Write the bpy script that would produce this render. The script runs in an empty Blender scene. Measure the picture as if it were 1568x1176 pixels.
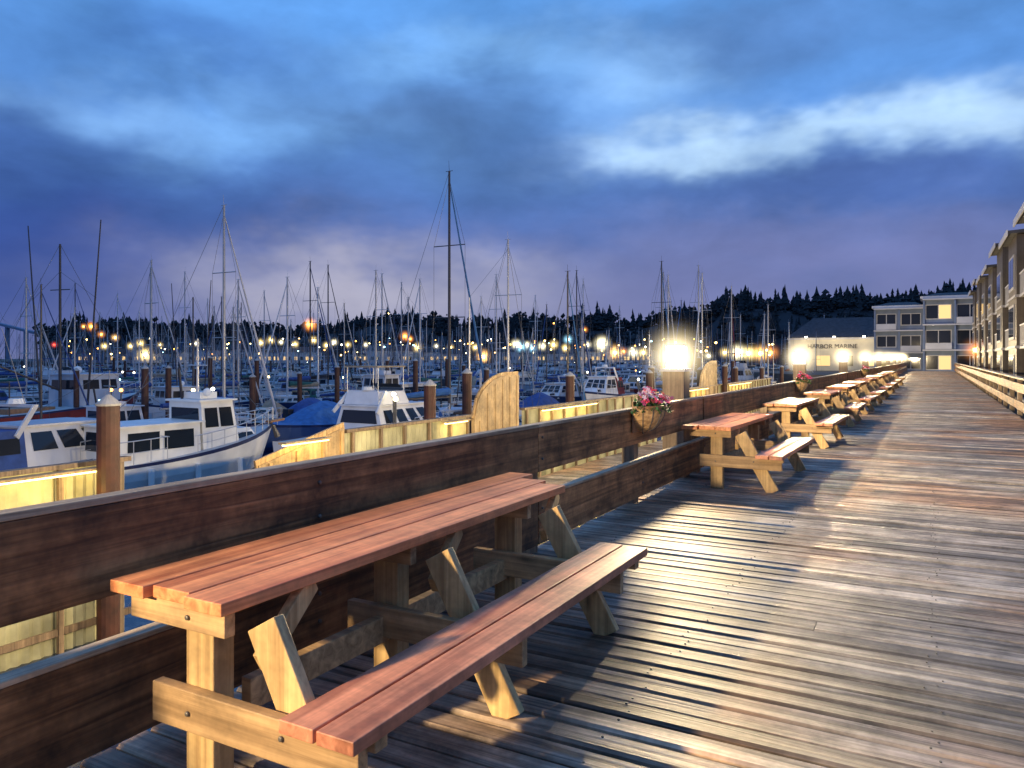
import bpy, math, random
from mathutils import Vector, Matrix
random.seed(7)
S=bpy.context.scene
TH=math.atan(646/1170.0); CS,SN=math.cos(TH),math.sin(TH)
EYE=1.55; WATER=-2.6
def P(u,d):
    a=(u-784)/1170.0*d
    return (CS*a-SN*d, SN*a+CS*d)
def Z(v,d): return EYE+(548-v)/1170.0*d
def srgb(r,g,b):
    f=lambda c:(c/255.0/12.92) if c/255.0<=0.04045 else ((c/255.0+0.055)/1.055)**2.4
    return (f(r),f(g),f(b),1)

# ------------------------------------------------------------ materials
def newmat(name):
    m=bpy.data.materials.new(name); m.use_nodes=True
    nt=m.node_tree; b=nt.nodes['Principled BSDF']
    return m,nt,b
def simple(name,col,rough=0.6,metal=0.0,var=0.25,scale=3.0,bump=0.0,objrand=0.0,det=3,palette=None):
    m,nt,b=newmat(name); N=nt.nodes; L=nt.links
    tc=N.new('ShaderNodeTexCoord'); no=N.new('ShaderNodeTexNoise'); no.inputs['Scale'].default_value=scale; no.inputs['Detail'].default_value=det
    L.new(tc.outputs['Object'],no.inputs['Vector'])
    mr=N.new('ShaderNodeMapRange'); mr.inputs['From Min'].default_value=.3; mr.inputs['From Max'].default_value=.7
    mr.inputs['To Min'].default_value=1-var; mr.inputs['To Max'].default_value=1+var*.5
    L.new(no.outputs['Fac'],mr.inputs['Value'])
    hs=N.new('ShaderNodeHueSaturation'); hs.inputs['Color'].default_value=(*col[:3],1)
    if objrand>0 or palette:
        oi=N.new('ShaderNodeObjectInfo')
    if palette:
        cr=N.new('ShaderNodeValToRGB'); r=cr.color_ramp; r.interpolation='CONSTANT'
        while len(r.elements)<len(palette): r.elements.new(.5)
        for e,(p,c) in zip(r.elements,palette): e.position=p; e.color=(*c,1)
        L.new(oi.outputs['Random'],cr.inputs[0]); L.new(cr.outputs[0],hs.inputs['Color'])
    if objrand>0:
        m2=N.new('ShaderNodeMapRange'); m2.inputs['To Min'].default_value=1-objrand; m2.inputs['To Max'].default_value=1.0
        L.new(oi.outputs['Random'],m2.inputs['Value'])
        mu=N.new('ShaderNodeMath'); mu.operation='MULTIPLY'; L.new(mr.outputs[0],mu.inputs[0]); L.new(m2.outputs[0],mu.inputs[1]); L.new(mu.outputs[0],hs.inputs['Value'])
    else: L.new(mr.outputs[0],hs.inputs['Value'])
    L.new(hs.outputs[0],b.inputs['Base Color'])
    b.inputs['Roughness'].default_value=rough; b.inputs['Metallic'].default_value=metal
    if bump>0:
        bu=N.new('ShaderNodeBump'); bu.inputs['Strength'].default_value=bump; bu.inputs['Distance'].default_value=.02
        L.new(no.outputs['Fac'],bu.inputs['Height']); L.new(bu.outputs[0],b.inputs['Normal'])
    return m
def wood(name,dark,light,axis,var=.35,rough=.6,blotch=.35,fine=1.0,bump=.5,tint=None,knots=False):
    m,nt,b=newmat(name); N=nt.nodes; L=nt.links
    tc=N.new('ShaderNodeTexCoord'); ge=N.new('ShaderNodeNewGeometry')
    rn=N.new('ShaderNodeMath'); rn.operation='MULTIPLY'; rn.inputs[1].default_value=37.0; L.new(ge.outputs['Random Per Island'],rn.inputs[0])
    ad=N.new('ShaderNodeVectorMath'); ad.operation='ADD'; L.new(tc.outputs['Object'],ad.inputs[0]); L.new(rn.outputs[0],ad.inputs[1])
    mp=N.new('ShaderNodeMapping'); s=[38*fine]*3; s['XYZ'.index(axis)]=1.3*fine; mp.inputs['Scale'].default_value=s
    L.new(ad.outputs[0],mp.inputs['Vector'])
    no=N.new('ShaderNodeTexNoise'); no.inputs['Scale'].default_value=1; no.inputs['Detail'].default_value=4; no.inputs['Roughness'].default_value=.6; no.inputs['Distortion'].default_value=.6
    L.new(mp.outputs[0],no.inputs['Vector'])
    cr=N.new('ShaderNodeValToRGB'); cr.color_ramp.elements[0].position=.33; cr.color_ramp.elements[1].position=.68
    cr.color_ramp.elements[0].color=(*dark,1); cr.color_ramp.elements[1].color=(*light,1)
    L.new(no.outputs['Fac'],cr.inputs[0])
    n2=N.new('ShaderNodeTexNoise'); n2.inputs['Scale'].default_value=2.2; n2.inputs['Detail'].default_value=5; n2.inputs['Roughness'].default_value=.75
    L.new(tc.outputs['Object'],n2.inputs['Vector'])
    mr=N.new('ShaderNodeMapRange'); mr.inputs['From Min'].default_value=.34; mr.inputs['From Max'].default_value=.66; mr.inputs['To Min'].default_value=1-blotch; mr.inputs['To Max'].default_value=1+blotch*.6
    L.new(n2.outputs['Fac'],mr.inputs['Value'])
    m2=N.new('ShaderNodeMapRange'); m2.inputs['To Min'].default_value=1-var; m2.inputs['To Max'].default_value=1+var*.6
    L.new(ge.outputs['Random Per Island'],m2.inputs['Value'])
    mu=N.new('ShaderNodeMath'); mu.operation='MULTIPLY'; L.new(mr.outputs[0],mu.inputs[0]); L.new(m2.outputs[0],mu.inputs[1])
    src=cr.outputs[0]
    if tint:
        n3=N.new('ShaderNodeTexNoise'); n3.inputs['Scale'].default_value=.5; n3.inputs['Detail'].default_value=3
        a3=N.new('ShaderNodeVectorMath'); a3.operation='ADD'; a3.inputs[1].default_value=(3.1,7.7,0); L.new(tc.outputs['Object'],a3.inputs[0]); L.new(a3.outputs[0],n3.inputs['Vector'])
        m3=N.new('ShaderNodeMapRange'); m3.inputs['From Min'].default_value=.44; m3.inputs['From Max'].default_value=.60; m3.inputs['To Max'].default_value=.9; L.new(n3.outputs['Fac'],m3.inputs['Value'])
        mx=N.new('ShaderNodeMix'); mx.data_type='RGBA'; mx.blend_type='MULTIPLY'; L.new(m3.outputs[0],mx.inputs[0]); L.new(src,mx.inputs[6]); mx.inputs[7].default_value=(*tint,1); src=mx.outputs[2]
    if knots:
        vm=N.new('ShaderNodeMapping'); s2=[5.0]*3; s2['XYZ'.index(axis)]=1.7; vm.inputs['Scale'].default_value=s2; L.new(ad.outputs[0],vm.inputs['Vector'])
        vo=N.new('ShaderNodeTexVoronoi'); L.new(vm.outputs[0],vo.inputs['Vector']); vo.inputs['Scale'].default_value=1
        m4=N.new('ShaderNodeMapRange'); m4.inputs['From Min'].default_value=.03; m4.inputs['From Max'].default_value=.12; m4.inputs['To Min'].default_value=.35; m4.inputs['To Max'].default_value=1; L.new(vo.outputs['Distance'],m4.inputs['Value'])
        m5=N.new('ShaderNodeMath'); m5.operation='MULTIPLY'; L.new(mu.outputs[0],m5.inputs[0]); L.new(m4.outputs[0],m5.inputs[1]); mu=m5
    hs=N.new('ShaderNodeHueSaturation'); L.new(src,hs.inputs['Color']); L.new(mu.outputs[0],hs.inputs['Value'])
    L.new(hs.outputs[0],b.inputs['Base Color']); b.inputs['Roughness'].default_value=rough
    bu=N.new('ShaderNodeBump'); bu.inputs['Strength'].default_value=bump; bu.inputs['Distance'].default_value=.006
    L.new(no.outputs['Fac'],bu.inputs['Height']); L.new(bu.outputs[0],b.inputs['Normal'])
    return m
def emis(name,col,st,transp=False):
    m=bpy.data.materials.new(name); m.use_nodes=True; nt=m.node_tree
    for n in list(nt.nodes):
        if n.type!='OUTPUT_MATERIAL': nt.nodes.remove(n)
    e=nt.nodes.new('ShaderNodeEmission'); e.inputs[0].default_value=(*col,1); e.inputs[1].default_value=st
    out=e.outputs[0]
    if transp:   # lit frosted glass: glows and lets the bulb's light through
        t=nt.nodes.new('ShaderNodeBsdfTransparent'); a=nt.nodes.new('ShaderNodeAddShader'); nt.links.new(e.outputs[0],a.inputs[0]); nt.links.new(t.outputs[0],a.inputs[1]); out=a.outputs[0]
    nt.links.new(out,nt.nodes['Material Output'].inputs[0])
    m.cycles.emission_sampling='NONE'
    return m
def bloom_mat(name,col,st,pw=4.5):  # emission-only volume: lens bloom around a lamp, painted as a fading glow
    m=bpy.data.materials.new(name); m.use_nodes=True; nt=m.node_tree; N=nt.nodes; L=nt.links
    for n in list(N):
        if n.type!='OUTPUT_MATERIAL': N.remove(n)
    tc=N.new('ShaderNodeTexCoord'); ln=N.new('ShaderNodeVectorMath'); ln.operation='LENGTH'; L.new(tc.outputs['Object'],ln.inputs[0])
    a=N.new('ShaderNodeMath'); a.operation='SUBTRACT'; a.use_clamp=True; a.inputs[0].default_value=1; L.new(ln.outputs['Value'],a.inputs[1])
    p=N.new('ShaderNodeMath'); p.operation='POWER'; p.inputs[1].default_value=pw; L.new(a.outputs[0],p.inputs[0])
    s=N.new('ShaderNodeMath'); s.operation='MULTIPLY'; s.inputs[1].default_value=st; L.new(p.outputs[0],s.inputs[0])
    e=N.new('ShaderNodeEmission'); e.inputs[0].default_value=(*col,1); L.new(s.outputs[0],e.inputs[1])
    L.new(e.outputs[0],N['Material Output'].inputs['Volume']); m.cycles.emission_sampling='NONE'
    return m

M_deck=wood('deck_wood',(.115,.095,.075),(.50,.43,.35),'X',var=.6,rough=.62,blotch=.6,fine=.7,tint=(1.0,.68,.48),bump=1.0)
M_rail=wood('rail_wood',(.11,.045,.014),(.48,.225,.085),'Y',var=.35,rough=.6,blotch=.75,fine=.6,knots=True)
M_railcap=wood('railcap_wood',(.24,.17,.10),(.56,.43,.28),'Y',var=.3)
M_red=wood('table_top_wood',(.42,.12,.045),(.85,.34,.14),'Y',var=.2,rough=.5,blotch=.4,fine=.5,bump=.3,knots=True)
M_seat=wood('seat_wood',(.34,.11,.055),(.72,.29,.16),'Y',var=.2,rough=.5,blotch=.55,fine=.5,bump=.3,knots=True)
M_leg=wood('leg_wood',(.34,.20,.08),(.70,.47,.21),'Z',var=.25,rough=.6,blotch=.4,fine=.6,knots=True)
M_legx=wood('leg_wood_horizontal',(.26,.155,.07),(.58,.37,.18),'X',var=.25,rough=.6,blotch=.4,fine=.6,knots=True)
M_post=wood('post_wood',(.12,.08,.05),(.36,.25,.15),'Z',var=.3,fine=.6)
M_ply=wood('plywood',(.32,.21,.10),(.52,.37,.19),'Z',var=.2,fine=.5,blotch=.5)
M_nail=simple('nail_steel',(.16,.14,.12),.5,.6)
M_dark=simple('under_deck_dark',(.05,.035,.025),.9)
M_panel=simple('corrugated_panel',(.42,.40,.24),.5,0,.6,1.5,det=5)
M_pile=simple('piling_steel_rust',(.065,.020,.012),.6,0,.5,5,.4)
M_cap=simple('piling_cap_grey',(.34,.33,.32),.6,0,.3,6)
M_white=simple('white_paint',(.80,.80,.78),.35,0,.12,2)
M_hull=simple('hull_gelcoat',(.80,.80,.82),.25,0,.12,1.2,palette=[(0,(.78,.78,.80)),(.44,(.50,.54,.62)),(.58,(.66,.62,.52)),(.68,(.82,.82,.84)),(.80,(.06,.10,.24)),(.88,(.26,.36,.42)),(.93,(.05,.12,.09)),(.96,(.28,.05,.04))])
M_cab=simple('cabin_gelcoat',(.74,.74,.76),.3,0,.15,1.5,objrand=.3,palette=[(0,(.74,.74,.77)),(.3,(.60,.63,.68)),(.5,(.72,.69,.62)),(.65,(.78,.78,.80)),(.82,(.45,.50,.58))])
M_hull2=simple('hull_dark_blue',(.03,.05,.13),.25,0,.15,1.2)
M_bdeck=simple('boat_deck',(.52,.52,.52),.55,0,.2,3,objrand=.45)
M_navy=simple('navy_stripe',(.02,.03,.10),.35)
M_blackp=simple('antifouling',(.02,.02,.03),.6)
M_canvas=simple('blue_canvas',(.03,.08,.26),.85,0,.3,4,palette=[(0,(.03,.07,.24)),(.5,(.02,.02,.03)),(.62,(.03,.12,.10)),(.72,(.22,.03,.03)),(.80,(.05,.16,.38)),(.92,(.3,.24,.16))])
M_canvas2=simple('tan_canvas',(.32,.26,.19),.85,0,.3,4)
M_glass,_nt,_b=newmat('dark_glass'); _b.inputs['Base Color'].default_value=(.015,.02,.03,1); _b.inputs['Roughness'].default_value=.06
M_alu=simple('mast_aluminium',(.60,.60,.62),.35,.3,.1,2,objrand=.5)
M_mastd=simple('mast_dark',(.05,.045,.05),.4,.0,.1,2)
M_wire=simple('rigging_wire',(.12,.12,.13),.4,.3)
M_teak=simple('teak',(.30,.15,.07),.5,0,.3,6)
M_dock=simple('dock_concrete',(.30,.29,.27),.8,0,.3,2)
M_leaf=simple('leaf_green',(.06,.14,.03),.6,0,.5,20)
M_pink=simple('petal_pink',(.85,.10,.20),.5,0,.3,30)
M_wpetal=simple('petal_white',(.88,.66,.70),.5,0,.2,30)
M_soil=simple('soil',(.04,.025,.015),.9)
M_tree=simple('conifer_foliage_hazed',(.016,.022,.028),.95,0,.6,.15)  # bluish cast is distance haze put into the foliage colour
M_hill=simple('hill_ground_hazed',(.016,.020,.028),1,0,.4,.05)  # ground colour tinted blue to imitate haze over the far hills
M_land=simple('land_gravel',(.10,.09,.08),.95,0,.4,.2)
M_rock=simple('riprap_rock',(.14,.13,.12),.9,0,.5,2,.6)
M_shingle=wood('cedar_shingle',(.028,.022,.021),(.065,.050,.044),'Z',var=.2,fine=.15)
M_blue=simple('blue_grey_siding_and_haze',(.15,.20,.31),.7,0,.2,1)  # wall siding; also the haze tint on the distant bridge
M_roof=simple('roof_shingles',(.045,.045,.055),.9,0,.4,2)
M_trim=simple('trim_white',(.52,.52,.55),.6,0,.15,1)
M_trimg=simple('trim_grey_white',(.30,.30,.33),.6,0,.2,1)
M_cream=simple('cream_siding',(.62,.56,.42),.7,0,.12,1)
WARM=(1.0,.77,.44)
E_lamp=emis('lantern_glass_lit',(1.0,.84,.52),16,True)
E_fence=emis('fence_light_lit',(1.0,.72,.25),4,True)
E_warm=emis('far_lamp_warm',(1.0,.62,.20),14)
E_white=emis('far_lamp_white',(1.0,.93,.70),16)
E_yel=emis('far_lamp_yellow',(1.0,.80,.30),14)
E_cyan=emis('far_lamp_cyan',(.45,.9,1.0),12)
E_red=emis('far_lamp_red',(1.0,.05,.03),10)
E_or=emis('far_lamp_orange',(1.0,.38,.06),12)
E_win=emis('window_lit',(1.0,.66,.28),1.3)
H_near=bloom_mat('bloom_near_lamp',(1.0,.80,.45),19,4.8)  # painted bloom for the railing lamps, no fog in the air
HM={'w':bloom_mat('bloom_white',(1.0,.88,.55),4.5),'y':bloom_mat('bloom_yellow',(1.0,.72,.25),4.5),'a':bloom_mat('bloom_warm',(1.0,.55,.16),4.5),'o':bloom_mat('bloom_orange',(1.0,.34,.06),3.5),'c':bloom_mat('bloom_cyan',(.35,.75,1.0),3.8),'r':bloom_mat('bloom_red',(1.0,.08,.05),3)}  # painted bloom for the other lamps, one per lamp colour
M_water,nt,b=newmat('water'); b.inputs['Base Color'].default_value=(.010,.022,.055,1); b.inputs['Roughness'].default_value=.08
tc=nt.nodes.new('ShaderNodeTexCoord'); no=nt.nodes.new('ShaderNodeTexNoise'); no.inputs['Scale'].default_value=1.3; no.inputs['Detail'].default_value=4
bu=nt.nodes.new('ShaderNodeBump'); bu.inputs['Strength'].default_value=.45; bu.inputs['Distance'].default_value=.12
nt.links.new(tc.outputs['Object'],no.inputs['Vector']); nt.links.new(no.outputs['Fac'],bu.inputs['Height']); nt.links.new(bu.outputs[0],b.inputs['Normal'])

# ------------------------------------------------------------ mesh builder
class MB:
    def __init__(s): s.v=[]; s.f=[]; s.m=[]; s.mats=[]
    def mi(s,mat):
        if mat not in s.mats: s.mats.append(mat)
        return s.mats.index(mat)
    def add(s,vs,fs,mat):
        o=len(s.v); s.v+= [tuple(v) for v in vs]; k=s.mi(mat)
        for f in fs: s.f.append(tuple(i+o for i in f)); s.m.append(k)
    def box(s,c,sz,mat,R=None):
        x,y,z=sz[0]/2,sz[1]/2,sz[2]/2
        vs=[Vector(p) for p in [(-x,-y,-z),(x,-y,-z),(x,y,-z),(-x,y,-z),(-x,-y,z),(x,-y,z),(x,y,z),(-x,y,z)]]
        if R is not None: vs=[R@v for v in vs]
        c=Vector(c); s.add([v+c for v in vs],[(0,3,2,1),(4,5,6,7),(0,1,5,4),(1,2,6,5),(2,3,7,6),(3,0,4,7)],mat)
    def b2(s,x0,x1,y0,y1,z0,z1,mat): s.box(((x0+x1)/2,(y0+y1)/2,(z0+z1)/2),(abs(x1-x0),abs(y1-y0),abs(z1-z0)),mat)
    def beam(s,p0,p1,w,h,mat,up=(0,0,1)):
        p0=Vector(p0);p1=Vector(p1);d=(p1-p0); l=d.length; d.normalize(); up=Vector(up)
        if abs(d.dot(up))>.99: up=Vector((0,1,0))
        r=d.cross(up).normalized(); u=r.cross(d)
        R=Matrix((r,d,u)).transposed()
        s.box((p0+p1)/2,(w,l,h),mat,R)
    def cyl(s,p0,p1,r0,r1,mat,n=8,caps=True):
        p0=Vector(p0);p1=Vector(p1);d=(p1-p0).normalized()
        a=Vector((1,0,0)) if abs(d.x)<.9 else Vector((0,1,0))
        x=d.cross(a).normalized(); y=d.cross(x)
        vs=[]
        for p,r in((p0,r0),(p1,r1)):
            for i in range(n):
                t=2*math.pi*i/n; vs.append(p+x*(r*math.cos(t))+y*(r*math.sin(t)))
        fs=[(i,(i+1)%n,n+(i+1)%n,n+i) for i in range(n)]
        if caps: fs+=[tuple(range(n-1,-1,-1)),tuple(range(n,2*n))]
        s.add(vs,fs,mat)
    def sphere(s,c,r,mat,n=8,m=6,sz=1.0):
        vs=[];fs=[]
        for j in range(m+1):
            ph=math.pi*j/m
            for i in range(n):
                t=2*math.pi*i/n; vs.append((c[0]+r*math.sin(ph)*math.cos(t),c[1]+r*math.sin(ph)*math.sin(t),c[2]+r*sz*math.cos(ph)))
        for j in range(m):
            for i in range(n): fs.append((j*n+i,(j+1)*n+i,(j+1)*n+(i+1)%n,j*n+(i+1)%n))
        s.add(vs,fs,mat)
    def quad_on(s,A,B,C,D,u0,u1,v0,v1,off,mat):
        A,B,C,D=map(Vector,(A,B,C,D)); n=(B-A).cross(D-A).normalized()*off
        g=lambda u,v:(A*(1-u)+B*u)*(1-v)+(D*(1-u)+C*u)*v+n
        s.add([g(u0,v0),g(u1,v0),g(u1,v1),g(u0,v1)],[(0,1,2,3)],mat)
    def mesh(s,name):
        me=bpy.data.meshes.new(name); me.from_pydata(s.v,[],s.f)
        for m in s.mats: me.materials.append(m)
        me.polygons.foreach_set('material_index',s.m); me.update(); return me
    def obj(s,name,loc=(0,0,0),rz=0,bevel=0,parent=None):
        return inst(s.mesh(name),name,loc,rz,bevel=bevel,parent=parent)
def inst(me,name,loc=(0,0,0),rz=0,sc=1,bevel=0,parent=None):
    o=bpy.data.objects.new(name,me); S.collection.objects.link(o); o.location=loc; o.rotation_euler=(0,0,rz)
    o.scale=(sc,sc,sc) if not isinstance(sc,tuple) else sc
    if bevel:
        b=o.modifiers.new('b','BEVEL'); b.width=bevel; b.segments=2; b.limit_method='ANGLE'
    if parent: o.parent=parent
    return o
def empty(name,loc=(0,0,0)):
    o=bpy.data.objects.new(name,None); S.collection.objects.link(o); o.location=loc; return o
def bulb(name,loc,power,col,parent,smooth=25,radius=.1):
    l=bpy.data.lights.new(name,'POINT'); l.energy=power; l.color=col; l.shadow_soft_size=radius; l.use_nodes=True
    nt=l.node_tree; e=nt.nodes['Emission']; f=nt.nodes.new('ShaderNodeLightFalloff'); f.inputs['Strength'].default_value=1; f.inputs['Smooth'].default_value=smooth
    nt.links.new(f.outputs['Quadratic'],e.inputs['Strength'])
    o=bpy.data.objects.new(name,l); S.collection.objects.link(o); o.location=loc; o.parent=parent; return o
ballmesh={}
def halo(mat,parent,loc,R):  # adds a glowing ball around a lamp to imitate bloom
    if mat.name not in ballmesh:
        m=MB(); m.sphere((0,0,0),1.0,mat,16,10); ballmesh[mat.name]=m.mesh('bloom_glow')
    return inst(ballmesh[mat.name],'bloom_glow',loc,0,R,parent=parent)

# ------------------------------------------------------------ water / land
mb=MB(); mb.add([(-3500,-800,0),(3500,-800,0),(3500,4500,0),(-3500,4500,0)],[(0,1,2,3)],M_water); mb.obj('water',(0,0,WATER))
def land(name,pts,z,mat):
    n=len(pts); m=MB()
    m.add([(x,y,z) for x,y in pts]+[(x,y,-5) for x,y in pts],[tuple(range(n))]+[(i,i+n,(i+1)%n+n,(i+1)%n) for i in range(n)],mat)
    return m.obj(name)
shore=[(2.25,-60),(60,-60),(900,400),(900,3500),(-3200,3500),P(-500,900),P(-60,520),P(120,330),P(400,300),P(700,285),P(900,262),P(1050,235),P(1160,190),(-27,118),(-14,101.5),(2.25,101.5)]
land('ground',shore,-.55,M_land)

# ------------------------------------------------------------ boardwalk deck
mb=MB(); DX0,DX1=-2.72,1.98
y=-4.0; k=0
while y<101:
    w=.138; g=random.uniform(.009,.019)
    cuts=[DX0-.15]+([random.choice([-1.2,0.0,-.6,.6,1.2])] if random.random()<.12 else [])+[DX1+random.uniform(-.03,.03)]
    for i in range(len(cuts)-1):
        a,b_=cuts[i]+.002,cuts[i+1]-.002; zt=random.uniform(-.008,.006); tl=random.uniform(-.004,.004)
        if y<26:
            e=.012
            pr=[(y,-.04),(y+w,-.04),(y+w,zt+tl-e),(y+w-e,zt+tl),(y+w*.5,zt-.002),(y+e,zt-tl),(y,zt-tl-e)]; q=7
            vs=[(a,p[0],p[1]) for p in pr]+[(b_,p[0],p[1]) for p in pr]
            mb.add(vs,[tuple(range(q))[::-1],tuple(range(q,2*q))]+[(j,(j+1)%q,q+(j+1)%q,q+j) for j in range(q)],M_deck)
        else: mb.b2(a,b_,y,y+w,-.04,zt,M_deck)
    if y<11 and y>0:
        for jx in (-2.4,-1.2,0.0,1.2):
            for dy in (.035,.1):
                if random.random()<.25: continue
                cx=jx+random.uniform(-.04,.04); cy=y+dy+random.uniform(-.01,.01)
                mb.cyl((cx,cy,zt-.004),(cx,cy,zt+.0035),.006,.005,M_nail,6)
    y+=w+g; k+=1
mb.obj('boardwalk_deck')
mb=MB()
for jx in (-2.6,-1.8,-1.2,-.6,0,.6,1.2,1.85): mb.b2(jx-.05,jx+.05,-4,101,-.30,-.045,M_dark)
for yy in range(-2,101,6):
    mb.b2(-2.9,2.0,yy-.12,yy+.12,-.6,-.305,M_dark)
    for xx in (-2.6,1.6): mb.cyl((xx,yy,-5),(xx,yy,-.6),.16,.16,M_pile,10)
mb.obj('boardwalk_substructure')

# ------------------------------------------------------------ left railing (heavy timbers)
mb=MB(); y=-4.44
while y<100:
    y1=min(y+4.9,100.5); jx=random.uniform(-.008,.008)
    mb.b2(-2.79+jx,-2.72+jx,y+.006,y1-.006,.65,1.0,M_rail)
    mb.b2(-2.795+jx,-2.716+jx,y+.006,y1-.006,1.002,1.03,M_railcap)
    mb.b2(-2.79,-2.72,y+.006,y1-.006,.08,.445,M_rail)
    mb.b2(-2.795,-2.715,y+.006,y1-.006,.447,.47,M_railcap)
    for yy in (y+.06,y+2.45):
        mb.b2(-2.93,-2.793,yy-.07,yy+.07,-.6,.99,M_post)
        for z in (.22,.36,.75,.92): mb.cyl((-2.722,yy,z),(-2.708,yy,z),.012,.010,M_nail,8)
    y+=4.9
mb.obj('timber_railing',bevel=.006)

# ------------------------------------------------------------ bollard lamps on the railing
mb=MB()
mb.b2(-.14,.14,-.14,.14,-.6,1.37,M_post); mb.b2(-.165,.165,-.165,.165,1.372,1.41,M_trim)
for sx in(-1,1):
    for sy in(-1,1): mb.b2(sx*.105-.008,sx*.105+.008,sy*.105-.008,sy*.105+.008,1.412,1.70,M_trim)
mb.b2(-.095,.095,-.095,.095,1.425,1.69,E_lamp)
mb.b2(-.13,.13,-.13,.13,1.702,1.725,M_trim)
lampme=mb.mesh('bollard_lamp')
for i in range(-1,9):
    o=inst(lampme,'bollard_lamp',(-2.97,9.85+10.6*i,0))
    bulb('bulb',(0,0,1.60),5600 if i<1 else 3000,WARM,o,40,.06)
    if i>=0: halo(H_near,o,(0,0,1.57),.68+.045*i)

# ------------------------------------------------------------ picnic tables
def table(name,yc,L=2.6,rz=0,x0=-2.03):
    m=MB(); o=x0
    for i,(a,b_) in enumerate([(-2.60,-2.415),(-2.403,-2.215),(-2.203,-2.02)]):
        e=[.32,.12,0][i] if L>2.5 else 0
        m.b2(a-o,b_-o,-L/2+(.03 if i==1 else 0),L/2+e,.708,.752,M_red)
    for a,b_ in [(-1.745,-1.605),(-1.593,-1.45)]:
        m.b2(a-o,b_-o,-L/2-.02,L/2-.1,.408,.452,M_seat)
    for fy in ((-L/2+.14,-.15,L/2-.34) if L>2.5 else (-L/2+.25,L/2-.25)):
        m.b2(-2.31-o,-2.17-o,fy-.045,fy+.045,0,.66,M_leg)
        m.beam((-1.97-o,fy+.0,.66),(-1.60-o,fy+.0,0.0),.045,.14,M_leg,up=(1,0,0.4))
        m.b2(-2.43-o,-1.49-o,fy-.092,fy-.047,.265,.405,M_legx)
        m.b2(-2.55-o,-2.06-o,fy-.092,fy-.047,.615,.706,M_legx)
        m.beam((-2.02-o,fy+.03,.50),(-2.08-o,fy+.33,.70),.04,.085,M_leg)
        for zz,xx in((.33,-2.24),(.35,-1.80),(.66,-2.24)): m.cyl((xx-o,fy-.094,zz),(xx-o,fy-.102,zz),.011,.009,M_nail,8)
    m.beam((-2.24-o,-L/2+.3,.30),(-2.24-o,L/2-.4,.30),.05,.12,M_legx)
    for fy in (-L/2+.12,L/2-.25): m.b2(-1.73-o,-1.46-o,fy-.03,fy+.03,.365,.406,M_legx)
    return m.obj(name,(o,yc,0),rz,bevel=.006)
table('picnic_table',3.03,2.64)
for yc,L in ((10.1,2.4),(15.0,2.4),(19.6,2.3),(23.8,2.3),(28,2.3),(32.5,2.3),(37.5,2.3),(43,2.3),(49,2.3)):
    table('picnic_table',yc,L,rz=random.uniform(-.04,.0))

# ------------------------------------------------------------ flower baskets
def planter(yc):
    m=MB(); n=14; R=.31
    rows=[]
    for j in range(7):
        t=j/6; z=1.04-.26*t; r=R*math.sqrt(max(.0,1-(t*.93)**2))
        rows.append([(.75*r*math.sin(math.pi*i/n),-r*math.cos(math.pi*i/n),z) for i in range(n+1)])
    vs=[p for r in rows for p in r]; fs=[]
    for j in range(6):
        for i in range(n): fs.append((j*(n+1)+i,(j+1)*(n+1)+i,(j+1)*(n+1)+i+1,j*(n+1)+i+1))
    m.add(vs,fs,M_legx); m.add(rows[0],[tuple(range(n+1))],M_soil)
    for i in range(n): m.beam(rows[0][i],rows[0][i+1],.02,.03,M_teak)
    for i in range(0,n+1,2):
        for j in range(6): m.beam(rows[j][i],rows[j+1][i],.008,.012,M_wire)
    m.b2(-.01,.005,-.3,.3,.78,1.1,M_teak)
    for i in range(620):
        a=random.uniform(0,math.pi); r=random.uniform(0,.40); x=.7*r*math.sin(a)+.01; yy=r*math.cos(a)*.98; z=1.06+random.uniform(-.10,.14)*(1-r/.6)-max(0,r-.3)*.7
        s=random.uniform(.018,.04); R3=Matrix.Rotation(random.uniform(0,6.3),3,'Z')@Matrix.Rotation(random.uniform(-1,1),3,'X')
        m.add([Vector((x,yy,z))+R3@Vector(p) for p in((-s*.5,0,0),(0,-s,.004),(s*.5,0,0),(0,s,.006))],[(0,1,2,3)],M_leaf)
    for i in range(120):
        a=random.uniform(0,math.pi); r=random.uniform(.02,.37); x=.7*r*math.sin(a)+.03; yy=r*math.cos(a); z=1.09+random.uniform(-.03,.16)*(1-r/.5)
        mt=M_pink if random.random()<.68 else M_wpetal; s=random.uniform(.018,.032)
        R3=Matrix.Rotation(random.uniform(-.9,.9),3,'X')@Matrix.Rotation(random.uniform(-.2,1.2),3,'Y')
        for k in range(5):
            t=k*1.2566; c=Vector((x,yy,z))
            m.add([c,c+R3@Vector((s*math.cos(t-.5),s*math.sin(t-.5),.006)),c+R3@Vector((1.3*s*math.cos(t),1.3*s*math.sin(t),.002)),c+R3@Vector((s*math.cos(t+.5),s*math.sin(t+.5),.006))],[(0,1,2,3)],mt)
    m.obj('hanging_flower_basket',(-2.70,yc,0))
for yc in (7.75,18.3,36): planter(yc)

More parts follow.
